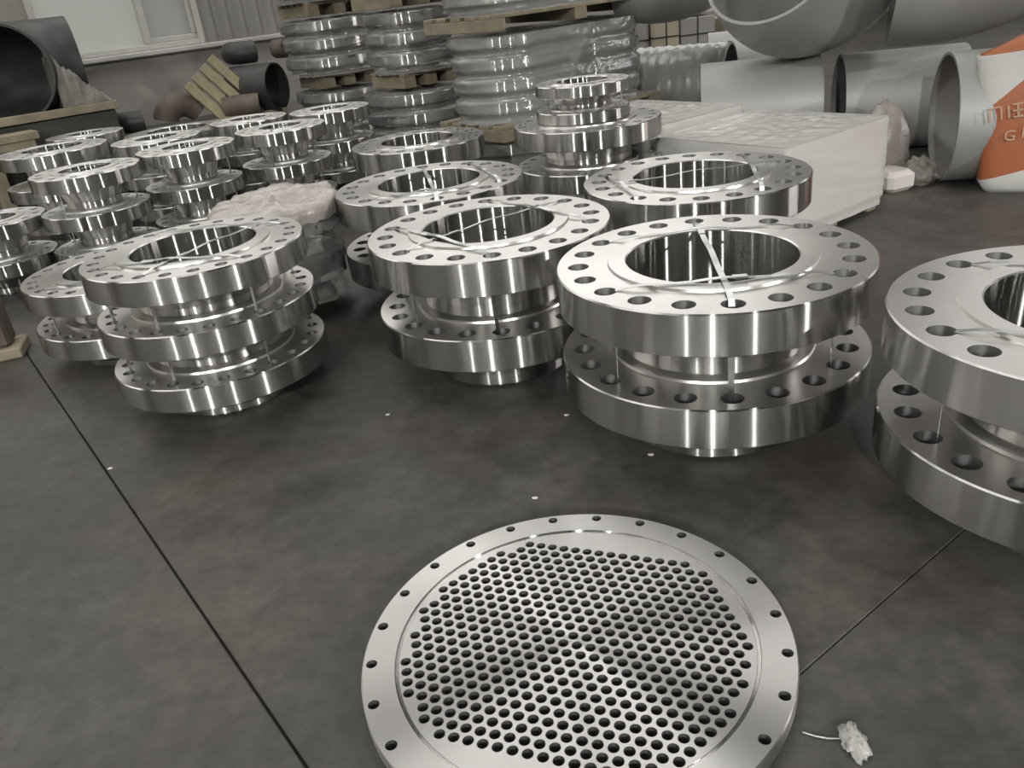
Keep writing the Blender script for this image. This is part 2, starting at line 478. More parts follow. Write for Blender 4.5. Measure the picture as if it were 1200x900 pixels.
# corrugated sheet beside it
mb = MB(); n = 60; ua, ub = 2.56, 4.6
pr = []
for i in range(n + 1):
    k = i % 4
    pr.append((ua + (ub - ua) * i / n, WV - (0.035 if k in (1, 2) else 0.005)))
vs_ = [(x, y, z) for z in (WZ0, 2.24) for x, y in pr]
mb.add(vs_, [(i, i + 1, n + 2 + i, n + 1 + i) for i in range(n)], False)
struct(mk('trim_1', mb, 'corr', None, rz=HA))
# added glowing panes in the upper back wall, unseen, sized to light flange tops
wc = struct(root('fill_window_back', (0, 0, 0), HA))
NP = 10
for k in range(NP):
    a = -9.0 + 20.0 * k / NP; b = -9.0 + 20.0 * (k + 1) / NP
    mk('pane', MB().box(((a + b) / 2, WV + 0.12, (CZ0 + CZ1) / 2), (b - a - 0.08, 0.02, CZ1 - CZ0 - 0.08)), 'high_fill', wc)
    frame_bar(a - 0.04, a + 0.04, CZ0, CZ1, WV + 0.08, 0.12, 'mullion', wc)
frame_bar(-9.0, 11.0, CZ0 - 0.02, CZ0 + 0.05, WV + 0.06, 0.14, 'window_frame', wc)

wr = struct(root('fill_window_right', (0, 0, 0), HA))  # added glowing panes, unseen, put in to brighten the stack at the right edge
for k in range(5):
    a = RW0 + (RW1 - RW0) * k / 5; b = RW0 + (RW1 - RW0) * (k + 1) / 5
    mk('pane', MB().box((U_R + 0.12, (a + b) / 2, (RZ0 + RZ1) / 2), (0.02, b - a - 0.08, RZ1 - RZ0 - 0.08)), 'high_fill', wr)
    mk('mullion', MB().box((U_R + 0.08, a, (RZ0 + RZ1) / 2), (0.12, 0.08, RZ1 - RZ0), 0, 0.006), 'frame', wr)

# high bay lamps behind the camera: their reflections are the bright lines on the turned rims
lamp_spots = [(-7.8, -11.7), (-2.3, -9.2), (3.7, -11.2), (9.6, -5.6)]
hb = MB().lathe([(0.03, 0.62), (0.09, 0.60), (0.11, 0.42), (0.16, 0.34), (0.30, 0.04), (0.31, 0.0)], 32, True, False).mesh('housing')
hb.materials.append(MT['lampface'])
rd = MB().tube([(0, 0, 0.6), (0, 0, 2.20)], 0.012, None, 8).mesh('rod'); rd.materials.append(MT['lampface'])
for i, (x, y) in enumerate(lamp_spots):
    L = tag(root('high_bay_lamp', (x, y, ZR - 2.20)), ['leftmost', 'second from left', 'third from left', 'rightmost'][i] + ' round high bay lamp hanging from the hall roof', 'lamp', 'high bay lamps of the hall')
    mk('housing', hb, None, L); mk('rod', rd, None, L)
    ld = bpy.data.lights.new('lamp_light', 'AREA'); ld.shape = 'DISK'; ld.size = 0.36; ld.energy = LAMP_W
    ld.color = (1.0, 1.0, 0.97)
    lo = bpy.data.objects.new('lamp_light', ld); col.objects.link(lo); lo.parent = L; lo.location = (0, 0, 0.06)

# ------------------------------------------------------------------ flanges
def flange_type(R, bore, rf, bc, hr, n, t, Y, hub0, hub1, rfh=0.006, hole_n=20, seg=112, face='face'):
    """meshes of ring, raised face and hub; standing on the end of the hub, face up"""
    zt = Y - rfh; zb = zt - t; ch = 0.003
    holes = [(bc * math.cos(2 * PI * k / n), bc * math.sin(2 * PI * k / n), hr) for k in range(n)]
    ring = MB()
    holed_plate(ring, zt, R - ch, rf, holes, hole_n, True, seg)
    holed_plate(ring, zb, R - ch, hub0, holes, hole_n, False, seg)
    me1 = ring
    rs = MB().lathe([(R - ch, zb), (R, zb + ch), (R, zt - ch), (R - ch, zt)], seg)
    hw = MB(); hole_walls(hw, holes, zb, zt, hole_n)
    # one mesh with three materials
    allb = MB(); idx = []
    for b, mi in ((ring, 0), (rs, 1), (hw, 2)):
        allb.add(b.v, b.f, False); idx += [mi] * len(b.f)
    allb.s = ring.s + rs.s + hw.s
    m = bpy.data.meshes.new('flange_ring'); m.from_pydata(allb.v, [], allb.f)
    m.polygons.foreach_set('use_smooth', allb.s); m.polygons.foreach_set('material_index', idx)
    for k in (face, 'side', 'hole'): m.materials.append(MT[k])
    m.update()
    rfm = MB().lathe([(rf, zt), (rf - 0.002, Y), (bore + 0.003, Y), (bore, Y - 0.003)], seg)
    rm = rfm.mesh('raised_face'); rm.materials.append(MT[face])
    L = zb
    hp = [(bore, Y - 0.003), (bore, 0.0), (bore + (hub1 - bore) * 0.45, 0.0), (hub1, 0.008), (hub1, L * 0.34), (hub0 - 0.012, L - 0.014), (hub0 - 0.008, L - 0.006), (hub0, L)]
    hm = MB().lathe(hp, seg).mesh('hub'); hm.materials.append(MT['side'])
    return {'ring': m, 'rf': rm, 'hub': hm, 'Y': Y, 'R': R, 'bc': bc, 'n': n, 'hr': hr, 'zt': zt}
TY = {
    'A': flange_type(0.3525, 0.191, 0.234, 0.3008, 0.0245, 20, 0.0914, 0.2075, 0.232, 0.213),
    'C': flange_type(0.304, 0.172, 0.213, 0.267, 0.0165, 24, 0.070, 0.152, 0.218, 0.190),
    'H': flange_type(0.302, 0.165, 0.205, 0.266, 0.018, 20, 0.074, 0.163, 0.205, 0.180),
    'S': flange_type(0.231, 0.108, 0.145, 0.193, 0.017, 12, 0.062, 0.1640, 0.150, 0.115, 0.006, 16, 80, 'face_matte'),
    'T': flange_type(0.276, 0.150, 0.185, 0.235, 0.017, 16, 0.068, 0.166, 0.185, 0.152, 0.006, 16, 80, 'face_matte'),
    'N': flange_type(0.190, 0.105, 0.135, 0.163, 0.012, 12, 0.044, 0.100, 0.140, 0.112, 0.004, 14, 80),
    'P': flange_type(0.330, 0.180, 0.230, 0.285, 0.020, 16, 0.066, 0.120, 0.240, 0.205, 0.006, 12, 64),
}
def flange(ty, x, y, z, label, ang=0.0, sc_=1.0, group=None, cat='flange'):
    T = TY[ty]
    o = tag(root('weld_neck_flange', (x, y, z), math.radians(ang), (sc_, sc_, 1)), label, cat, group)
    mk('flange_ring', T['ring'], None, o); mk('raised_face', T['rf'], None, o); mk('hub', T['hub'], None, o)
    return o
def stack(ty, x, y, n, what, ang=0.0, sc_=1.0, z=0.0, words=None, jit=0.0):
    words = words or {1: ['single'], 2: ['lower', 'upper'], 3: ['bottom', 'middle', 'top'], 4: ['bottom', 'second', 'third', 'top']}[n]
    for k in range(n):
        dx = dy = 0.0
        if jit and k: dx, dy = random.uniform(-jit, jit), random.uniform(-jit, jit)
        flange(ty, x + dx, y + dy, z + k * TY[ty]['Y'], '%s steel flange %s' % (words[k], what), ang + (random.uniform(0, 30) if jit else 0), sc_)
def strap_chord(ty, x, y, n, a0, a1, label, sc_=1.0, z=0.0, w=0.013, sag=0.0, buckle=0.5, lift=0.004):
    """steel band: up through one bolt hole, over the top face, down through another"""
    T = TY[ty]
    bc = T['bc'] * sc_
    a0, a1 = math.radians(a0), math.radians(a1)
    top = z + n * T['Y'] ; ring = z + (n - 1) * T['Y'] + T['zt']; bot = z + 0.5 * T['Y']
    p0 = Vector((x + bc * math.cos(a0), y + bc * math.sin(a0), 0)); p1 = Vector((x + bc * math.cos(a1), y + bc * math.sin(a1), 0))
    dr = (p1 - p0).normalized()
    q0 = p0 + dr * T['hr'] * 0.85; q1 = p1 - dr * T['hr'] * 0.85
    sd = Vector((-dr.y, dr.x, 0))
    pts = []; side = []
    def ap(p, zz): pts.append(Vector((p.x, p.y, zz))); side.append(sd)
    ap(q0 - dr * 0.006, bot); ap(q0 - dr * 0.004, ring - 0.012); ap(q0, ring + 0.001); 
    N = 14
    ln = (q1 - q0).length
    for i in range(1, N):
        f = i / N
        p = q0 + (q1 - q0) * f + sd * (sag * math.sin(PI * f))
        rr = (p - Vector((x, y, 0))).length
        zz = ring + 0.002 + (top - ring + lift) * min(1.0, 4.0 * f, 4.0 * (1 - f)) + 0.003 * math.sin(5 * PI * f)
        ap(p, max(zz, top + 0.002 if rr < TY[ty]['bc'] * sc_ * 0.8 else zz))
    ap(q1, ring + 0.001); ap(q1 + dr * 0.004, ring - 0.012); ap(q1 + dr * 0.006, bot)
    o = tag(mk('steel_strap', MB().ribbon(pts, w, 0.0012, side), 'strap'), label, 'strap')
    if buckle:
        i = 3 + int((N - 2) * buckle)
        p = pts[i]
        mk('buckle', MB().box((0, 0, 0), (0.032, w + 0.004, 0.004), 0, 0.001), 'strap', o, p + Vector((0, 0, 0.001)), math.atan2(dr.y, dr.x))
    return o

# two-high stack in front, right of the middle
XA, YA = 0.483, 1.774
stack('A', XA, YA, 2, 'of the large stack behind the drilled plate', 10.8)
strap_chord('A', XA, YA, 2, -97.2, 82.8, 'broad steel strap straight across the bore of the stack behind the drilled plate', buckle=0.86)
strap_chord('A', XA, YA, 2, -151.2, -43.2, 'steel strap over the near side of the bore of the stack behind the drilled plate', buckle=0.6, sag=-0.01)
strap_chord('A', XA, YA, 2, 136.8, 28.8, 'steel strap over the far side of the bore of the stack behind the drilled plate', buckle=0, sag=0.01)
# right edge of the picture
XF, YF = 1.031, 1.26
stack('A', XF, YF, 2, 'of the large stack cut by the right edge', 3.0)
strap_chord('A', XF, YF, 2, 111.0, 3.0, 'steel strap over the far side of the stack at the right edge', buckle=0)
strap_chord('A', XF, YF, 2, -177.0, -69.0, 'steel strap over the near side of the stack at the right edge', buckle=0.5)
# middle stack
XB, YB = -0.013, 2.282
stack('A', XB, YB, 2, 'of the strapped stack in the middle of the row', 0.4, 0.976)
strap_chord('A', XB, YB, 2, 162.4, -89.6, 'loose steel strap over the left front of the middle stack', 0.976, buckle=0.35)
strap_chord('A', XB, YB, 2, -143.6, 36.4, 'thin steel strap slanting through the bore of the middle stack', 0.976, w=0.008, buckle=0.3)
strap_chord('A', XB, YB, 2, -17.6, 90.4, 'steel strap over the right back of the middle stack', 0.976, buckle=0.55)
# behind it
XD, YD = -0.209, 2.985
stack('A', XD, YD, 2, 'of the stack behind the middle stack', 7.5, 0.962)
strap_chord('A', XD, YD, 2, -136.5, -46.5, 'steel strap over the front of the stack behind the middle one', 0.962, buckle=0.5)
strap_chord('A', XD, YD, 2, 97.5, -82.5, 'steel strap across the bore of the stack behind the middle one', 0.962, buckle=0.5)
strap_chord('A', XD, YD, 2, -28.5, 61.5, 'steel strap over the right side of the stack behind the middle one', 0.962, buckle=0.4)
# right back, before the white crates
XE, YE = 0.653, 2.588
stack('A', XE, YE, 2, 'of the stack standing before the white wrapped crate', 7.2)
strap_chord('A', XE, YE, 2, -136.8, 151.2, 'bright steel strap at the left of the stack before the white crate', buckle=0.8)
strap_chord('A', XE, YE, 2, -64.8, 43.2, 'bright steel strap at the right of the stack before the white crate', buckle=0.6)
strap_chord('A', XE, YE, 2, -172.8, 7.2, 'thin steel strap across the bore of the stack before the white crate', w=0.007, buckle=0.1)
# farther back
stack('A', -0.301, 3.955, 2, 'of the dull stack before the wrapped pallets', 5, 0.88)
# left front, three high
XC, YC = -0.842, 2.290
stack('C', XC, YC, 3, 'of the three-high stack at the left front', 1.2)
strap_chord('C', XC, YC, 3, -148.8, -43.8, 'steel strap over the near side of the three-high left stack', buckle=0.35)
strap_chord('C', XC, YC, 3, -103.8, 46.2, 'steel strap slanting through the bore of the three-high left stack', w=0.010, buckle=0.25)
strap_chord('C', XC, YC, 3, 136.2, 31.2, 'steel strap over the far side of the three-high left stack', buckle=0)
stack('C', -1.290, 2.765, 2, 'of the low stack half hidden at the far left', 5.0)
strap_chord('C', -1.290, 2.765, 2, -130, -40, 'steel strap on the low stack at the far left', buckle=0.5)
# stack of three with two small flanges on top
XH, YH = 0.434, 3.478
stack('H', XH, YH, 3, 'of the stack that carries two small flanges', 4)
flange('N', XH - 0.012, YH + 0.005, 3 * 0.163 + 0.044 - 0.096 + 0.001, 'small steel flange with its neck sunk into the flange below', 9)
flange('N', XH - 0.008, YH, 3 * 0.163 + 0.044 - 0.096 + 0.001 + 0.100, 'topmost small steel flange of the back middle stack', 9)
zN = 3 * 0.163 + 0.049
for k, a in enumerate((-150, -35, 60)):
    xx = XH - 0.01 + 0.172 * math.cos(math.radians(a)); yy = YH + 0.172 * math.sin(math.radians(a))
    tag(mk('steel_strap', MB().ribbon([(xx, yy, 3 * 0.163 - 0.005), (xx, yy, zN + 0.045), (xx, yy, zN + 0.095)], 0.012, 0.0012, Vector((-math.sin(math.radians(a)), math.cos(math.radians(a)), 0))), 'strap'),
        ['dark strap at the left of the two small flanges', 'dark strap at the right of the two small flanges', 'strap at the back of the two small flanges'][k], 'strap')

# crowd of smaller flanges at the left
S_ = [
    ('S', -1.761, 3.767, 3, 'of the tall-necked stack nearest the three-high left stack', 10, 1.0),
    ('S', -1.420, 4.113, 3, 'of the second tall-necked stack from the left front', 5, 1.0),
    ('S', -1.026, 4.425, 3, 'of the third tall-necked stack from the left front', 20, 1.0),
    ('S', -0.855, 4.989, 3, 'of the tall-necked stack beside the wrapped columns', 0, 1.0),
    ('T', -2.288, 4.611, 3, 'of the wide stack at the left edge', 12, 1.0),
    ('S', -1.721, 4.580, 3, 'of the stack wedged behind the second tall-necked stack', 3, 1.0),
    ('C', -1.810, 5.180, 3, 'of the wide stack at the back of the left crowd', 3, 1.0),
    ('S', -1.320, 4.960, 3, 'of the stack behind the third tall-necked stack', 15, 0.95),
    ('S', -2.370, 5.215, 3, 'of the stack behind the wide left edge stack', 15, 0.95),
    ('S', -2.232, 3.733, 2, 'of the low stack cut by the left edge', 15, 1.0),
]
for ty, x, y, n, what, ang, s in S_:
    stack(ty, x, y, n, what, ang, s)
names = ['nearest the three-high left stack', 'second from the left front', 'third from the left front', 'beside the wrapped columns', 'wide one at the left edge']
for (ty, x, y, n, what, ang, s), nm in zip(S_[:5], names):
    nn = TY[ty]['n']; st = 360.0 / nn
    strap_chord(ty, x, y, n, ang + st * round(-120 / st), ang + st * round(40 / st), 'thin strap over the tall-necked stack ' + nm if ty == 'S' else 'thin strap over the wide stack at the left edge', s, w=0.010, buckle=0)

# ------------------------------------------------------------------ drilled tube sheet on the floor
def tube_sheet():
    R, t = 0.353, 0.03
    bolts = [(0.337 * math.cos(math.radians(0.3 + 15 * k)), 0.337 * math.sin(math.radians(0.3 + 15 * k)), 0.0093) for k in range(24)]
    P = 0.0231
    a1 = math.radians(-22.6); a2 = math.radians(-82.6)
    e1 = Vector((math.cos(a1), math.sin(a1))); e2 = Vector((math.cos(a2), math.sin(a2)))
    o = Vector((-0.167, 0.2097)); nrm = Vector((-e1.y, e1.x))
    tubes = []
    for i in range(-40, 41):
        for j in range(-40, 41):
            p = o + e1 * (P * i) + e2 * (P * j)
            if p.length < 0.2815 and abs(p.dot(nrm)) < 0.236: tubes.append((p.x, p.y, 0.0089))
    gi, go, gd = 0.2915, 0.2985, 0.0025
    r = tag(root('tube_sheet', (0.051, 1.032, 0), 0), 'round steel tube sheet drilled with hundreds of holes lying on the floor', 'tube sheet')
    top = MB(); holed_plate(top, t - gd, gi, None, tubes, 14, True, 144)
    holed_plate(top, 0.0, gi, None, tubes, 14, False, 144)
    hw = MB(); hole_walls(hw, tubes, 0.0, t - gd, 14)
    allb = MB(); allb.add(top.v, top.f); allb.add(hw.v, hw.f); allb.s = top.s + hw.s
    me = bpy.data.meshes.new('drilled_field'); me.from_pydata(allb.v, [], allb.f)
    me.polygons.foreach_set('use_smooth', allb.s)
    me.polygons.foreach_set('material_index', [0] * len(top.f) + [1] * len(hw.f))
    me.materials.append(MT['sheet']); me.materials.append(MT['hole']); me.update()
    mk('drilled_field', me, None, r)
    rim = MB(); holed_plate(rim, t, R - 0.002, go, bolts, 20, True, 144)
    holed_plate(rim, 0.0, R - 0.002, gi, bolts, 20, False, 144)
    rim.lathe([(R - 0.002, 0.0), (R, 0.002), (R, t - 0.002), (R - 0.002, t)], 144)
    nb = len(rim.f)
    hole_walls(rim, bolts, 0.0, t, 20)
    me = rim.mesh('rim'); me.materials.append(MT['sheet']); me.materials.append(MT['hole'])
    me.polygons.foreach_set('material_index', [0] * nb + [1] * (len(rim.f) - nb))
    mk('rim', me, None, r)
    mk('groove', MB().lathe([(go, t), (go - 0.0012, t - gd - 0.001), (gi + 0.0008, t - gd - 0.001), (gi, t - gd)], 144), 'side', r)
tube_sheet()

# ------------------------------------------------------------------ pallets, film and wrapped columns
def pallet(x, y, z, L, W, H, rz, label, group=None, mat='wood', nb=5):
    o = tag(root('pallet', (x, y, z), rz), label, 'pallet', group)
    bw = W / nb * 0.72
    b = MB().box((0, 0, 0), (L, bw, 0.02), 0, 0.003).mesh('deck_board'); b.materials.append(MT[mat])
    for k in range(nb):
        yy = -W / 2 + bw / 2 + (W - bw) * k / (nb - 1)
        mk('deck_board', b, None, o, (0, yy, H - 0.01))
    s = MB().box((0, 0, 0), (0.09, W, H - 0.02), 0, 0.003).mesh('bearer'); s.materials.append(MT[mat])
    for k in (-1, 0, 1):
        mk('bearer', s, None, o, (k * (L / 2 - 0.045), 0, (H - 0.02) / 2))
    return o
def film_shell(cs, r, z0, z1, tier, pinch, mat, label, seed=0, top=True, rz=72, zn=40, amp=0.009, bot_r=1.0):
    """stretch film around one or two round stacks: outline hull of circles at cs, pinched between tiers"""
    cs = [Vector(c) for c in cs]
    ctr = sum(cs, Vector((0, 0))) / len(cs)
    out = []
    for i in range(rz):
        a = 2 * PI * i / rz
        dv = Vector((math.cos(a), math.sin(a)))
        # hull of equal circles = segment + r: find boundary point along dv from ctr
        lo, hi = 0.0, 3.0
        for _ in range(40):
            m_ = (lo + hi) / 2; p = ctr + dv * m_
            if len(cs) == 1: dd = (p - cs[0]).length
            else:
                ab = cs[1] - cs[0]; tt = max(0, min(1, (p - cs[0]).dot(ab) / ab.length_squared)); dd = (p - cs[0] - ab * tt).length
            if dd < r: lo = m_
            else: hi = m_
        out.append((dv, lo))
    mb = MB(); vs_ = []
    rows = zn
    for k in range(rows + 1):
        z = z0 + (z1 - z0) * k / rows
        ph = ((z - z0) / tier) % 1.0
        # rings sit in the upper part of each tier
        s = 0.0 if ph > 0.45 else pinch * math.sin(PI * ph / 0.45) ** 0.7
        for i, (dv, L) in enumerate(out):
            w_ = noise.noise(Vector((dv.x * 6 + seed, dv.y * 6, z * 14))) * amp + noise.noise(Vector((dv.x * 2 + seed, dv.y * 2 - z * 9, z * 30))) * amp * 0.8
            p = ctr + dv * (L - s * (1 if len(cs) == 1 else max(0.25, abs(dv.dot((cs[1] - cs[0]).normalized())))) + w_ + 0.006)
            vs_.append((p.x, p.y, z))
    fs = [(k * rz + i, k * rz + (i + 1) % rz, (k + 1) * rz + (i + 1) % rz, (k + 1) * rz + i) for k in range(rows) for i in range(rz)]
    mb.add(vs_, fs, True)
    if top:
        base = [Vector(v) for v in vs_[rows * rz:]]
        tv = list(base)
        for f in (0.8, 0.5, 0.2):
            for p in base:
                q = Vector((ctr.x, ctr.y, 0)) + (p - Vector((ctr.x, ctr.y, 0))) * f
                tv.append(Vector((q.x, q.y, z1 + 0.008 + 0.008 * noise.noise(Vector((q.x * 14 + seed, q.y * 14, 0))))))
        fs = [(k * rz + i, k * rz + (i + 1) % rz, (k + 1) * rz + (i + 1) % rz, (k + 1) * rz + i) for k in range(3) for i in range(rz)]
        fs.append(tuple(range(3 * rz, 4 * rz)))
        mb.add(tv, fs, True)
    return tag(mk('stretch_film', mb, mat), label, 'film')
YP = TY['P']['Y']
def column(x, y, s_lo, s_hi, nm, nlo=3, nhi=3, rz=HA):
    H = 0.09
    z = 0.0
    W = 0.52
    pallet(x, y, 0.0, W, W, 0.10, rz, 'wooden pallet on the floor under the %s' % nm)
    z = 0.10
    words = ['bottom', 'middle', 'top', 'fourth']
    for k in range(nlo): flange('P', x, y, z + k * YP, '%s flange in the lower load of the %s' % (words[k], nm), 7 * k, s_lo)
    film_shell([(x, y)], 0.33 * s_lo, z, z + nlo * YP, YP, 0.028, 'film', 'clear stretch film around the lower load of the %s' % nm, x * 3)
    z += nlo * YP + 0.026
    pallet(x, y, z, W * 0.8, W * 0.8, H, rz, 'wooden pallet between the two loads of the %s' % nm)
    z += H
    for k in range(nhi): flange('P', x, y, z + k * YP, '%s flange in the upper load of the %s' % (words[k], nm), 11 * k, s_hi)
    film_shell([(x, y)], 0.33 * s_hi, z, z + nhi * YP, YP, 0.028, 'film', 'clear stretch film around the upper load of the %s' % nm, x * 5)
    z += nhi * YP + 0.026
    pallet(x, y, z, W * 0.95, W * 0.95, H, rz, 'wooden pallet topping the %s' % nm)
    z += H
    flange('P', x, y, z, 'flange on the uppermost pallet of the %s' % nm, 0, s_hi)
    film_shell([(x, y)], 0.33 * s_hi, z, z + YP, YP, 0.05, 'film_hazy', 'film on the uppermost pallet of the %s' % nm, x * 7)
column(-1.02, 6.55, 0.95, 1.02, 'left wrapped column')
column(-0.40, 5.85, 1.06, 0.84, 'narrow wrapped column')
# broad double column
c1 = Vector((0.185, 5.02)); c2 = c1 + Vector((U.x, U.y)) * 0.63
cm = (c1 + c2) / 2
def dbl(z, n, lvl):
    words = {1: [''], 2: ['lower ', 'upper '], 4: ['bottom ', 'second ', 'third ', 'top ']}[n]
    for c, sd in ((c1, 'left'), (c2, 'right')):
        for k in range(n):
            flange('P', c.x, c.y, z + k * YP * 0.94, '%sflange on the %s side of the %s load of the broad wrapped column' % (words[k], sd, lvl), 9 * k, 0.93).scale.z = 0.94
    film_shell([c1, c2], 0.31, z, z + n * YP * 0.94, YP * 0.94, 0.03, 'film_hazy', 'hazy stretch film around the %s load of the broad wrapped column' % lvl, 3.3 + z, rz=120)
    return z + n * YP * 0.94 + 0.026
pallet(cm.x, cm.y, 0, 1.24, 0.62, 0.10, HA, 'long pallet on the floor under the broad wrapped column')
z = dbl(0.10, 1, 'lowest')
pallet(cm.x, cm.y, z, 1.24, 0.62, 0.085, HA, 'long pallet under the main load of the broad wrapped column'); z += 0.085
z = dbl(z, 4, 'main')
pallet(cm.x, cm.y, z, 1.26, 0.64, 0.08, HA, 'long pallet topping the main load of the broad wrapped column'); z += 0.08
z = dbl(z, 2, 'highest')

# wrapped low stack with a crumpled sheet on top
XW, YW = -0.778, 2.990
stack('S', XW, YW, 2, 'inside the crumpled film behind the three-high left stack', 0, 0.93, z=0.055, words=['lower', 'upper'])
tag(mk('wood_block', MB().box((0, 0, 0.0275), (0.30, 0.10, 0.055), 0.4, 0.004), 'wood', None, (XW, YW, 0)), 'wooden block under the film-wrapped left stack', 'wood block')
film_shell([(XW, YW)], 0.214, 0.06, 0.055 + 2 * TY['S']['Y'] + 0.004, TY['S']['Y'], 0.028, 'film_hazy', 'brownish stretch film around the low stack behind the three-high stack', 1.7, amp=0.010, top=False)
def sheet_top():
    n, m = 64, 14
    vs_ = [(0, 0, 0.045)]
    fs = []
    for k in range(1, m + 1):
        for i in range(n):
            a = 2 * PI * i / n
            r = 0.222 * min(1.0, k / (m - 3)) + (0.014 if k > m - 3 else 0)
            zz = 0.018 * noise.noise(Vector((math.cos(a) * r * 16, math.sin(a) * r * 16, 2.2))) + 0.012 * noise.noise(Vector((math.cos(a) * r * 45, math.sin(a) * r * 45, 0.2)))
            zz += 0.016 * max(0, math.sin(a * 1.0 + 0.5))
            drop = 0 if k <= m - 3 else -0.02 * (k - (m - 3))
            rr = r * (1 + 0.06 * noise.noise(Vector((math.cos(a) * 3, math.sin(a) * 3, 5))))
            vs_.append((rr * math.cos(a), rr * math.sin(a), 0.022 + zz + drop))
    fs += [(0, 1 + i, 1 + (i + 1) % n) for i in range(n)]
    for k in range(m - 1):
        for i in range(n):
            fs.append((1 + k * n + i, 1 + (k + 1) * n + i, 1 + (k + 1) * n + (i + 1) % n, 1 + k * n + (i + 1) % n))
    return MB().add(vs_, fs, True)
tag(mk('crumpled_sheet', sheet_top(), 'paper', None, (XW, YW, 0.055 + 2 * TY['S']['Y'])), 'crumpled beige plastic sheet on the film-wrapped left stack', 'plastic sheet')

# white wrapped crates
def rounded_rect(L, W, r, n=6):
    pts = []
    for cx, cy, a0 in ((L / 2 - r, W / 2 - r, 0), (-L / 2 + r, W / 2 - r, 90), (-L / 2 + r, -W / 2 + r, 180), (L / 2 - r, -W / 2 + r, 270)):
        for i in range(n + 1):
            a = math.radians(a0 + 90 * i / n)
            pts.append((cx + r * math.cos(a), cy + r * math.sin(a)))
    return pts
def crate(corner, L, W, H, rz, label, flabel, seed):
    """corner = front corner, L along U, W along V"""
    c = Vector(corner) + U * L / 2 + V * W / 2
    o = tag(root('wrapped_crate', (c.x, c.y, 0), rz), label, 'crate')
    F = 0.05
    mk('carton_body', MB().box((0, 0, F + (H - F) / 2), (L - 0.02, W - 0.02, H - F - 0.004), 0, 0.012), 'carton', o)
    ft = MB().box((0, 0, 0), (0.06, W * 0.96, F), 0, 0.004).mesh('skid'); ft.materials.append(MT['wood'])
    for k in (-1, 0, 1): mk('skid', ft, None, o, (k * (L / 2 - 0.06), 0, F / 2))
    for k in (-1, 1):
        mk('strapping', MB().box((0, k * W * 0.25, H + 0.001), (L - 0.03, 0.016, 0.002)).box((L / 2 - 0.008, k * W * 0.25, (H + F) / 2), (0.002, 0.016, H - F)).box((-L / 2 + 0.008, k * W * 0.25, (H + F) / 2), (0.002, 0.016, H - F)), 'kraft', o)
    # film: walls with fine stretch lines, wrinkled top
    mb = MB()
    out = rounded_rect(L + 0.004, W + 0.004, 0.02, 5)
    # resample outline
    loop = []
    for (x0, y0), (x1, y1) in zip(out, out[1:] + out[:1]):
        k = max(1, int(math.hypot(x1 - x0, y1 - y0) / 0.03))
        loop += [(x0 + (x1 - x0) * i / k, y0 + (y1 - y0) * i / k) for i in range(k)]
    n = len(loop); rows = 26; vs_ = []
    for r in range(rows + 1):
        zz = F * 0.4 + (H + 0.004 - F * 0.4) * r / rows
        for x, y in loop:
            q = 1 + 0.011 * noise.noise(Vector((x * 3 + seed, y * 3, zz * 60 + 8 * (x - y)))) - (0.02 if zz < F else 0)
            vs_.append((x * q, y * q, zz))
    mb.add(vs_, [(r * n + i, r * n + (i + 1) % n, (r + 1) * n + (i + 1) % n, (r + 1) * n + i) for r in range(rows) for i in range(n)], True)
    gx, gy = 44, 44
    tv = []
    for j in range(gy + 1):
        for i in range(gx + 1):
            x = (i / gx - 0.5) * L; y = (j / gy - 0.5) * W
            e = min(1.0, 6 * (0.5 - abs(i / gx - 0.5)), 6 * (0.5 - abs(j / gy - 0.5)))
            hh = 0.5 * abs(noise.noise(Vector((x * 11 + seed, y * 11, 1)))) + 0.35 * noise.noise(Vector((x * 28, y * 28 + seed, 4)))
            tv.append((x, y, H + 0.005 + 0.018 * hh * e))
    mb.add(tv, [(j * (gx + 1) + i, j * (gx + 1) + i + 1, (j + 1) * (gx + 1) + i + 1, (j + 1) * (gx + 1) + i) for j in range(gy) for i in range(gx)], True)
    mk('film_wrap', mb, 'film_box', o)['label'] = flabel
    return o
BH = 0.372
fr = Vector((1.085, 2.955, 0))
LB, WB = 0.675, 0.645
crate(fr, LB, WB, BH, HA, 'white crate in stretch film at the right of the flange rows', 'shiny wrinkled clear film', 0.4)
fr2 = fr + V * (WB + 0.06)
crate(fr2, LB * 0.97, WB * 1.05, BH + 0.025, HA, 'rear white crate in stretch film behind the stack with small flanges', 'shiny wrinkled clear film', 2.9)

# ------------------------------------------------------------------ pipes and elbows at the right back
def pipe(name, pts, ro, wall, label, mat='fitting', n=48, cat='pipe', group=None, taper=None):
    c = Vector(pts[0])
    o = tag(root(name, c), label, cat, group)
    loc = [Vector(p) - c for p in pts]
    mb = MB().tube(loc, ro, None, n, taper)
    # outer skin without caps
    k = len(loc)
    skin = MB(); skin.v = mb.v[:k * n]; skin.f = mb.f[:(k - 1) * n]; skin.s = mb.s[:(k - 1) * n]
    mk('pipe_body', skin, mat, o)
    inn = MB().tube(loc, ro - wall, None, n, taper)
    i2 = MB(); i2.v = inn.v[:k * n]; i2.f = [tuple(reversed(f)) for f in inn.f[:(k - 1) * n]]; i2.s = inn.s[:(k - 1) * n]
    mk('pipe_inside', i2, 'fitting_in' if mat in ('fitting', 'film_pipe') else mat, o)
    for e in (0, k - 1):
        rm = MB().add(skin.v[e * n:(e + 1) * n] + i2.v[e * n:(e + 1) * n], [(j, (j + 1) % n, n + (j + 1) % n, n + j) for j in range(n)], False)
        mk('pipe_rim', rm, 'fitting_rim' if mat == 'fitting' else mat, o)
    return o
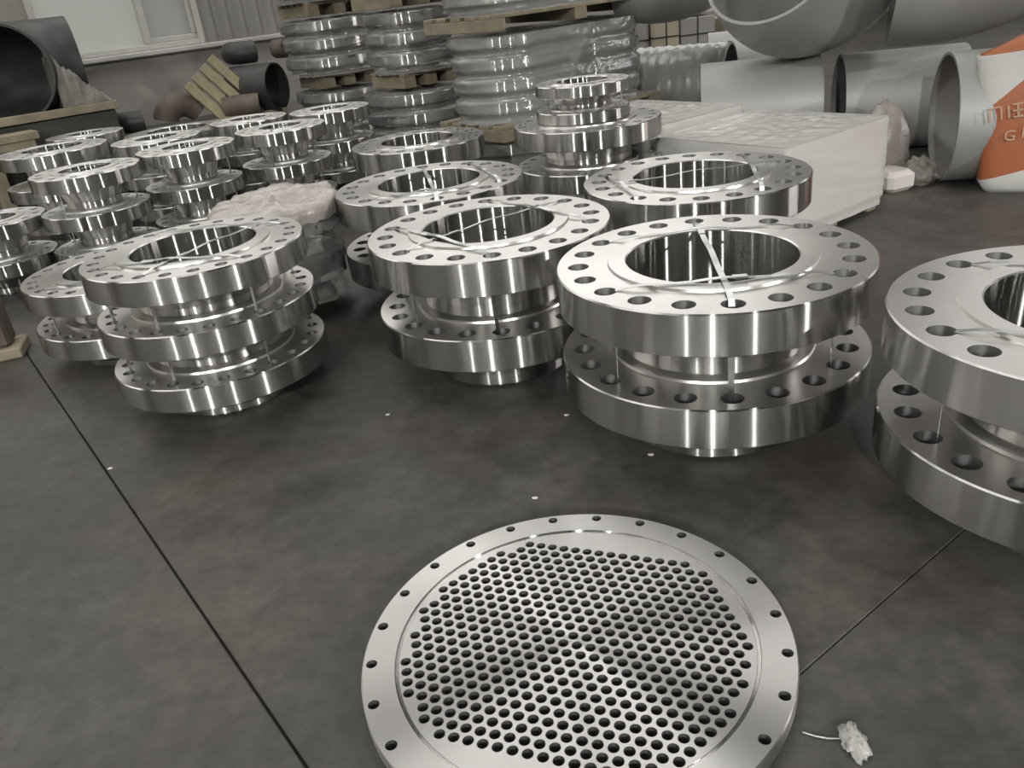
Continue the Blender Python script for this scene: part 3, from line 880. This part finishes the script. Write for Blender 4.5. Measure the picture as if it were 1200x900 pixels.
def arc(c, r, ax, ay, a0, a1, n=14):
    c = Vector(c); ax = Vector(ax).normalized(); ay = Vector(ay).normalized()
    return [c + ax * r * math.cos(math.radians(a0 + (a1 - a0) * i / n)) + ay * r * math.sin(math.radians(a0 + (a1 - a0) * i / n)) for i in range(n + 1)]
def straight(p, d, L, n=3):
    p = Vector(p); d = Vector(d).normalized()
    return [p + d * L * i / n for i in range(n + 1)]
# wrapped pipe left of the pile
wp = straight((1.13, 5.95, 0.268), (0.88, -0.475, 0), 0.62)
pipe('steel_pipe', wp, 0.256, 0.014, 'grey pipe wrapped in plastic strips beside the broad wrapped column')
def spiral_wrap(pts, r, label):
    a = Vector(pts[0]); b = Vector(pts[-1]); d = (b - a); L = d.length; d.normalize()
    x = d.cross(Vector((0, 0, 1))).normalized(); y = d.cross(x)
    n, m = 72, 40; vs_ = []
    for k in range(m + 1):
        for i in range(n):
            an = 2 * PI * i / n
            ph = (k / m * 9 + an / (2 * PI)) % 1.0
            rr = r + 0.004 + 0.007 * ph + 0.003 * noise.noise(Vector((math.cos(an) * 4, math.sin(an) * 4, k * 0.5)))
            vs_.append(a + d * (L * (0.01 + 0.97 * k / m)) + (x * math.cos(an) + y * math.sin(an)) * rr)
    c = a
    mb = MB().add([v - c for v in vs_], [(k * n + i, k * n + (i + 1) % n, (k + 1) * n + (i + 1) % n, (k + 1) * n + i) for k in range(m) for i in range(n)], True)
    return tag(mk('plastic_wrap', mb, 'film_hazy', None, c), label, 'film')
spiral_wrap(wp, 0.256, 'plastic strips wound in a spiral around the grey pipe')
pipe('steel_pipe', straight((1.205, 4.62, 0.262), (0.97, -0.25, 0), 0.60), 0.26, 0.014, 'grey pipe with a square cut end beside the wrapped pipe')
pipe('steel_pipe', straight((1.92, 4.52, 0.247), (0.97, -0.24, 0), 0.60), 0.25, 0.014, 'grey pipe with an open dark end facing the square cut pipe')
pipe('pipe_ring', straight((2.04, 3.68, 0.274), (0.96, -0.27, 0), 0.17), 0.273, 0.012, 'short wide grey pipe ring standing beside the orange sack')
pipe('steel_pipe', straight((1.72, 6.38, 0.272), (0.97, -0.25, 0), 0.6), 0.27, 0.014, 'grey pipe lying at the back of the pipe heap')
# elbows on top
def bez(p0, p1, p2, n=18):
    p0, p1, p2 = Vector(p0), Vector(p1), Vector(p2)
    return [p0 * (1 - t) ** 2 + p1 * 2 * t * (1 - t) + p2 * t * t for t in (k / n for k in range(n + 1))]
pipe('pipe_elbow', bez((1.41, 4.16, 0.955), (1.56, 4.34, 0.74), (1.93, 4.62, 0.86)), 0.30, 0.016, 'large grey elbow on top of the pipe heap with its open end to the left', cat='pipe elbow', n=64)
pipe('pipe_elbow', bez((2.03, 4.20, 0.845), (2.36, 4.05, 0.80), (2.82, 4.14, 1.05)), 0.30, 0.016, 'large grey elbow on top of the heap above the orange sack', cat='pipe elbow', n=64)
pipe('pipe_elbow', arc((1.18, 5.62, 1.02), 0.30, (0.3, -0.9, -0.3), (0.9, 0.3, 0.1), -60, 60, 14), 0.22, 0.014, 'grey elbow behind the large elbow at the left of the heap', cat='pipe elbow', n=48)

# cartons far behind
def carton(x, y, z, L, W, H, rz, mat, label, bands=True):
    o = tag(root('carton', (x, y, z), rz), label, 'carton')
    mk('carton_body', MB().box((0, 0, H / 2), (L, W, H), 0, 0.006), mat, o)
    if bands:
        mk('black_band', MB().box((0, 0, H * 0.55), (L + 0.004, W + 0.004, 0.014)), 'black', o)
        mk('black_band', MB().box((0, 0, H / 2), (0.014, W + 0.004, H + 0.004)), 'black', o)
    return o
carton(1.62, 7.75, 0.0, 1.1, 0.7, 0.30, HA * 0.3, 'greycart', 'wide grey crate at the bottom of the far cartons', False)
carton(1.36, 7.62, 0.30, 0.26, 0.36, 0.30, 0.1, 'greycart', 'grey green carton at the left of the far cartons')
carton(1.62, 7.56, 0.30, 0.22, 0.36, 0.32, 0.1, 'kraft', 'pale kraft carton with black bands in the middle of the far cartons')
carton(1.90, 7.62, 0.30, 0.30, 0.36, 0.30, 0.1, 'greycart', 'brownish grey carton right of the pale far carton')
carton(2.32, 7.70, 0.0, 0.34, 0.4, 0.56, 0.1, 'kraft', 'tall pale carton with a black cross at the right of the far cartons')
tag(mk('white_board', MB().box((0, 0, 0), (0.62, 0.30, 0.05), 0, 0.008), 'carton', None, (1.78, 7.60, 0.647), 0.25), 'white board lying on the far cartons', 'board')

# ------------------------------------------------------------------ orange and white sack at the right edge
def sack():
    n, m = 56, 30
    Wd, Dp, H = 0.62, 0.17, 0.62
    vs_ = []
    for k in range(m + 1):
        f = k / m
        z = H * f
        belly = 0.86 + 0.14 * math.sin(PI * min(1, f * 1.2 + 0.05))
        sx = Wd / 2 * (0.80 + 0.20 * f); sy = Dp / 2 * belly
        if f < 0.06: sx *= 0.92 + 1.33 * f; sy *= 0.85 + 2.5 * f
        for i in range(n):
            a = 2 * PI * i / n
            c, s = math.cos(a), math.sin(a)
            e = 0.42
            x = sx * math.copysign(abs(c) ** e, c); y = sy * math.copysign(abs(s) ** e, s)
            q = 1 + 0.02 * noise.noise(Vector((x * 8, y * 8, z * 8)))
            lean = 0.03 * f
            vs_.append((x * q + 0.0, y * q + lean, z + (0.16 * (x / Wd) * f ** 3)))
    fs = [(k * n + i, k * n + (i + 1) % n, (k + 1) * n + (i + 1) % n, (k + 1) * n + i) for k in range(m) for i in range(n)]
    fs.append(tuple(range(n - 1, -1, -1)))
    tb = [Vector(v) for v in vs_[m * n:]]
    o2 = len(vs_)
    ct = sum(tb, Vector()) / n
    for f, dz in ((0.75, 0.02), (0.35, 0.035)):
        for p in tb:
            q = ct + (p - ct) * f; vs_.append((q.x, q.y, q.z + dz + 0.02 * noise.noise(q * 12)))
    for r in range(2):
        a0 = m * n if r == 0 else o2 + (r - 1) * n
        b0 = o2 + r * n
        fs += [(a0 + i, a0 + (i + 1) % n, b0 + (i + 1) % n, b0 + i) for i in range(n)]
    fs.append(tuple(range(o2 + n, o2 + 2 * n)))
    o = tag(root('printed_sack', (2.325, 3.345, 0), math.radians(-25)), 'orange and white printed sack at the right edge', 'sack')
    mk('sack_body', MB().add(vs_, fs, True), 'sack', o)
    # printed characters: a row of block glyphs and a short line of letters
    def glyph(strokes, x, z, s, rz=0.16):
        mb = MB()
        for (ax, az, bx, bz) in strokes:
            cx, cz = (ax + bx) / 2 * s, (az + bz) / 2 * s
            mb.box((cx, 0, cz), (max(abs(bx - ax) * s, 0.006), 0.002, max(abs(bz - az) * s, 0.006)))
        g = mk('printed_character', mb, 'text', o, (x, -0.097, z), rot=(0, -rz, 0))
        return g
    G1 = [(0, 1, 1, 1), (0.1, 0, 0.1, 1), (0.9, 0, 0.9, 1), (0, 0, 0.2, 0)]
    G2 = [(0, 0, 0, 1), (0.3, 1, 1, 1), (0.3, 0.5, 1, 0.5), (0.65, 0, 0.65, 1), (0.3, 0, 1, 0)]
    G3 = [(0, 0.7, 0.4, 0.7), (0.2, 0, 0.2, 1), (0.55, 0.1, 1, 0.1), (0.55, 0.1, 0.55, 0.8), (1, 0.1, 1, 0.8), (0.55, 0.8, 1, 0.8)]
    G4 = [(0.3, 0, 0.3, 1), (0.7, 0, 0.7, 1), (0, 0, 1, 0), (0, 0.5, 0.2, 0.6), (0.8, 0.6, 1, 0.5)]
    for k, gl in enumerate((G1, G2, G3, G4)):
        glyph(gl, -0.250 + 0.07 * k, 0.300 + 0.0113 * k, 0.05)
    for k, chv in enumerate('GH'):
        cu = bpy.data.curves.new('printed_letter', 'FONT'); cu.body = chv; cu.size = 0.06; cu.extrude = 0.001
        tmp = bpy.data.objects.new('tmp', cu); col.objects.link(tmp)
        dg = bpy.context.evaluated_depsgraph_get()
        me = bpy.data.meshes.new_from_object(tmp.evaluated_get(dg))
        bpy.data.objects.remove(tmp)
        mk('printed_letter', me, 'text', o, (-0.19 + 0.06 * k, -0.098, 0.222 + 0.01 * k), rot=(PI / 2, 0.0, 0.0))
sack()
# crumpled bag and white block between crate and ring
def blob(r, sx, sy, sz, seed, amp=0.35, n=24, m=16, fr=3.0):
    vs_ = []
    for k in range(m + 1):
        th = PI * k / m
        for i in range(n):
            a = 2 * PI * i / n
            d = Vector((math.sin(th) * math.cos(a), math.sin(th) * math.sin(a), math.cos(th)))
            q = 1 + amp * noise.noise(d * fr + Vector((seed, 0, 0))) + amp * 0.4 * noise.noise(d * fr * 2.7 + Vector((0, seed, 0)))
            p = d * r * q
            vs_.append((p.x * sx, p.y * sy, max(p.z, -0.6 * r) * sz))
    mn = min(v[2] for v in vs_)
    vs_ = [(x, y, z - mn) for x, y, z in vs_]
    return MB().add(vs_, [(k * n + i, (k + 1) * n + i, (k + 1) * n + (i + 1) % n, k * n + (i + 1) % n) for k in range(m) for i in range(n)], True)
tag(mk('plastic_bag', blob(0.2, 0.6, 0.5, 1.05, 2.0, 0.16), 'paper', None, (1.865, 3.86, 0)), 'crumpled pale plastic bag between the white crate and the pipe ring', 'bag')
tag(mk('white_block', MB().box((0, 0, 0.045), (0.15, 0.16, 0.09), 0.3, 0.02), 'carton', None, (1.80, 3.62, 0)), 'small white block on the floor behind the white crate', 'block')
tag(mk('crumpled_rag', blob(0.09, 0.9, 0.8, 0.8, 5.0, 0.4), 'cloth', None, (1.945, 3.66, 0)), 'grey crumpled rag on the floor beside the pipe ring', 'rag')

# ------------------------------------------------------------------ heap of fittings at the left back
bn = tag(root('steel_bin', uv(0.50, 6.47, 0), HA), 'dark bin with a plank rim under the big black pipe end', 'bin')
mk('bin_wall', MB().box((0, 0, 0.285), (1.7, 0.9, 0.57), 0, 0.01), 'bin', bn)
mk('rim_plank', MB().box((0, -0.45, 0.595), (1.74, 0.06, 0.05), 0, 0.004), 'wood', bn)
mk('rim_plank', MB().box((0.84, 0, 0.595), (0.06, 0.84, 0.05), 0, 0.004), 'wood', bn)
bp_ = uv(0.80, 6.08, 0.858)
pipe('pipe_elbow', arc(bp_ + Vector((0.44, 0.09, 0)), 0.45, (-0.98, -0.2, 0), (-0.2, 0.98, 0.0), 0, 75, 12), 0.285, 0.014, 'big black pipe elbow with a dark mouth on the bin at the left', 'black', cat='pipe elbow')
def drape():
    n, m = 30, 18; vs_ = []
    for j in range(m + 1):
        for i in range(n + 1):
            x = i / n; y = j / m
            zz = 0.30 * (1 - x) ** 1.1 + (0.09 * noise.noise(Vector((x * 5, y * 5, 3))) + 0.05 * noise.noise(Vector((x * 14, y * 12, 1)))) * (1 - x * 0.6)
            vs_.append((x * 0.30, y * 0.22, max(0.004, zz)))
    nn = len(vs_); w_ = n + 1
    fs = [(j * w_ + i, j * w_ + i + 1, (j + 1) * w_ + i + 1, (j + 1) * w_ + i) for j in range(m) for i in range(n)]
    vs_ += [(x, y, 0.0) for x, y, z in vs_]
    for i in range(n):
        fs.append((i, nn + i, nn + i + 1, i + 1)); a = m * w_ + i; fs.append((a + 1, nn + a + 1, nn + a, a))
    for j in range(m):
        a = j * w_; fs.append((a + w_, nn + a + w_, nn + a, a)); a = j * w_ + n; fs.append((a, nn + a, nn + a + w_, a + w_))
    return MB().add(vs_, fs, True)
tag(mk('dirty_sheet', drape(), 'cloth', None, uv(1.05, 6.00, 0.622), HA), 'crumpled dirty plastic sheet beside the black pipe mouth', 'plastic sheet')
for k in range(3):
    tag(mk('timber_board', MB().box((0, 0, 0), (0.9, 0.16, 0.045), 0, 0.004), 'wood', None, uv(0.32 + 0.03 * k, 5.87 - 0.012 * k, 0.4225 + 0.0455 * k), HA + 0.02 * k),
        ['lowest', 'middle', 'topmost'][k] + ' pale timber board stacked at the left edge below the bin', 'board', 'boards at the left edge')
tag(mk('timber_trestle', MB().box((0.25, 0, 0.185), (0.08, 0.14, 0.37), 0, 0.004).box((-0.25, 0, 0.185), (0.08, 0.14, 0.37), 0, 0.004).box((0, 0, 0.385), (0.6, 0.12, 0.03), 0, 0.004), 'wood', None, uv(0.30, 5.87, 0.0), HA), 'timber trestle under the pale boards at the left edge', 'trestle')
# low bin carrying the smaller fittings
b2 = tag(root('steel_bin', uv(1.98, 6.52, 0), HA), 'low dark bin carrying the smaller elbows by the wall', 'bin')
mk('bin_wall', MB().box((0, 0, 0.17), (1.12, 0.86, 0.34), 0, 0.01), 'bin', b2)
mk('rim_plank', MB().box((0, -0.40, 0.36), (1.12, 0.06, 0.04), 0, 0.004), 'wood', b2)
pipe('pipe_elbow', arc(uv(1.86, 6.32, 0.385), 0.125, (-0.30, -0.25, 0.85), (0.85, 0.50, 0.25), 75, -60, 14), 0.085, 0.008, 'small rusty elbow with an open mouth by the window wall', 'rust', cat='pipe elbow')
pipe('pipe_elbow', arc(uv(1.62, 6.34, 0.452), 0.20, (0, -1, 0), (1, 0.3, 0), -70, 10, 10), 0.07, 0.007, 'small dark elbow lying under the rusty one', 'black', cat='pipe elbow')
pipe('pipe_elbow', straight(uv(2.30, 6.36, 0.530), (0.90, -0.30, 0), 0.34), 0.165, 0.012, 'black pipe bend end of the heap beside the left wrapped column', 'black', cat='pipe elbow')
pipe('pipe_elbow', straight(uv(2.12, 6.20, 0.440), (0.85, 0.05, 0), 0.26), 0.075, 0.008, 'short grey green pipe under the black bend', 'rust', cat='pipe elbow')
pipe('pipe_elbow', arc(uv(2.47, 6.46, 0.775), 0.10, (-0.6, -0.7, 0), (0.8, -0.5, 0), -40, 80, 10), 0.078, 0.008, 'small black elbow on top of the black bend', 'black', cat='pipe elbow')
pipe('pipe_elbow', straight(uv(2.72, 6.48, 0.765), (0.8, -0.6, 0), 0.13), 0.068, 0.008, 'small rusty tube stub beside the small black elbow', 'rust', cat='pipe elbow')
# leaning yellow slatted crate panel
pn = tag(root('slatted_panel', uv(2.24, 6.15, 0.39), 0, None, (math.radians(-12), math.radians(-36), HA)), 'tilted yellow slatted wooden panel leaning in the heap of elbows', 'panel')
for k in range(4):
    mk('slat', MB().box((0, 0, 0), (0.066, 0.03, 0.36), 0, 0.003), 'paint_wood', pn, (-0.13 + 0.085 * k, 0, 0.22))
for k in range(2):
    mk('cross_rail', MB().box((0, 0.028, 0.12 + 0.2 * k), (0.33, 0.025, 0.05), 0, 0.003), 'paint_wood', pn)

# rusty timber post stub at the left edge
ps = tag(root('timber_post', (-1.86, 2.83, 0), 0.3), 'dark rusty post stub with a pale foot at the left edge', 'post')
mk('post_foot', MB().box((0, 0, 0.02), (0.22, 0.16, 0.04), 0, 0.005), 'wood', ps)
mk('post_body', MB().box((0, 0, 0.18), (0.16, 0.11, 0.28), 0, 0.012), 'rust', ps)

# ------------------------------------------------------------------ litter on the floor
tag(mk('film_scrap', blob(0.022, 0.7, 1.3, 0.35, 9.0, 0.7), 'scrap', None, (0.418, 0.795, 0.0)), 'torn bit of film on the floor at the bottom right', 'scrap')
tag(mk('thin_wire', MB().tube([(0.355, 0.822, 0.002), (0.370, 0.812, 0.003), (0.385, 0.806, 0.003), (0.402, 0.804, 0.002)], 0.0013, None, 8), 'strap'), 'thin wire curling on the floor beside the torn film', 'wire')
for k, (x, y) in enumerate(((-0.345, 1.985), (0.30, 1.62), (-1.06, 1.87), (0.13, 1.86), (0.02, 1.50))):
    tag(mk('paint_chip', blob(0.006, 1.2, 0.8, 0.4, k, 0.5, 10, 8), 'carton', None, (x, y, 0)), ['pale chip on the floor before the middle stack', 'pale speck on the floor behind the drilled plate', 'pale chip by the floor joint', 'pale speck on the floor left of the front stack', 'pale speck on the floor near the plate rim'][k], 'chip', 'chips on the floor')
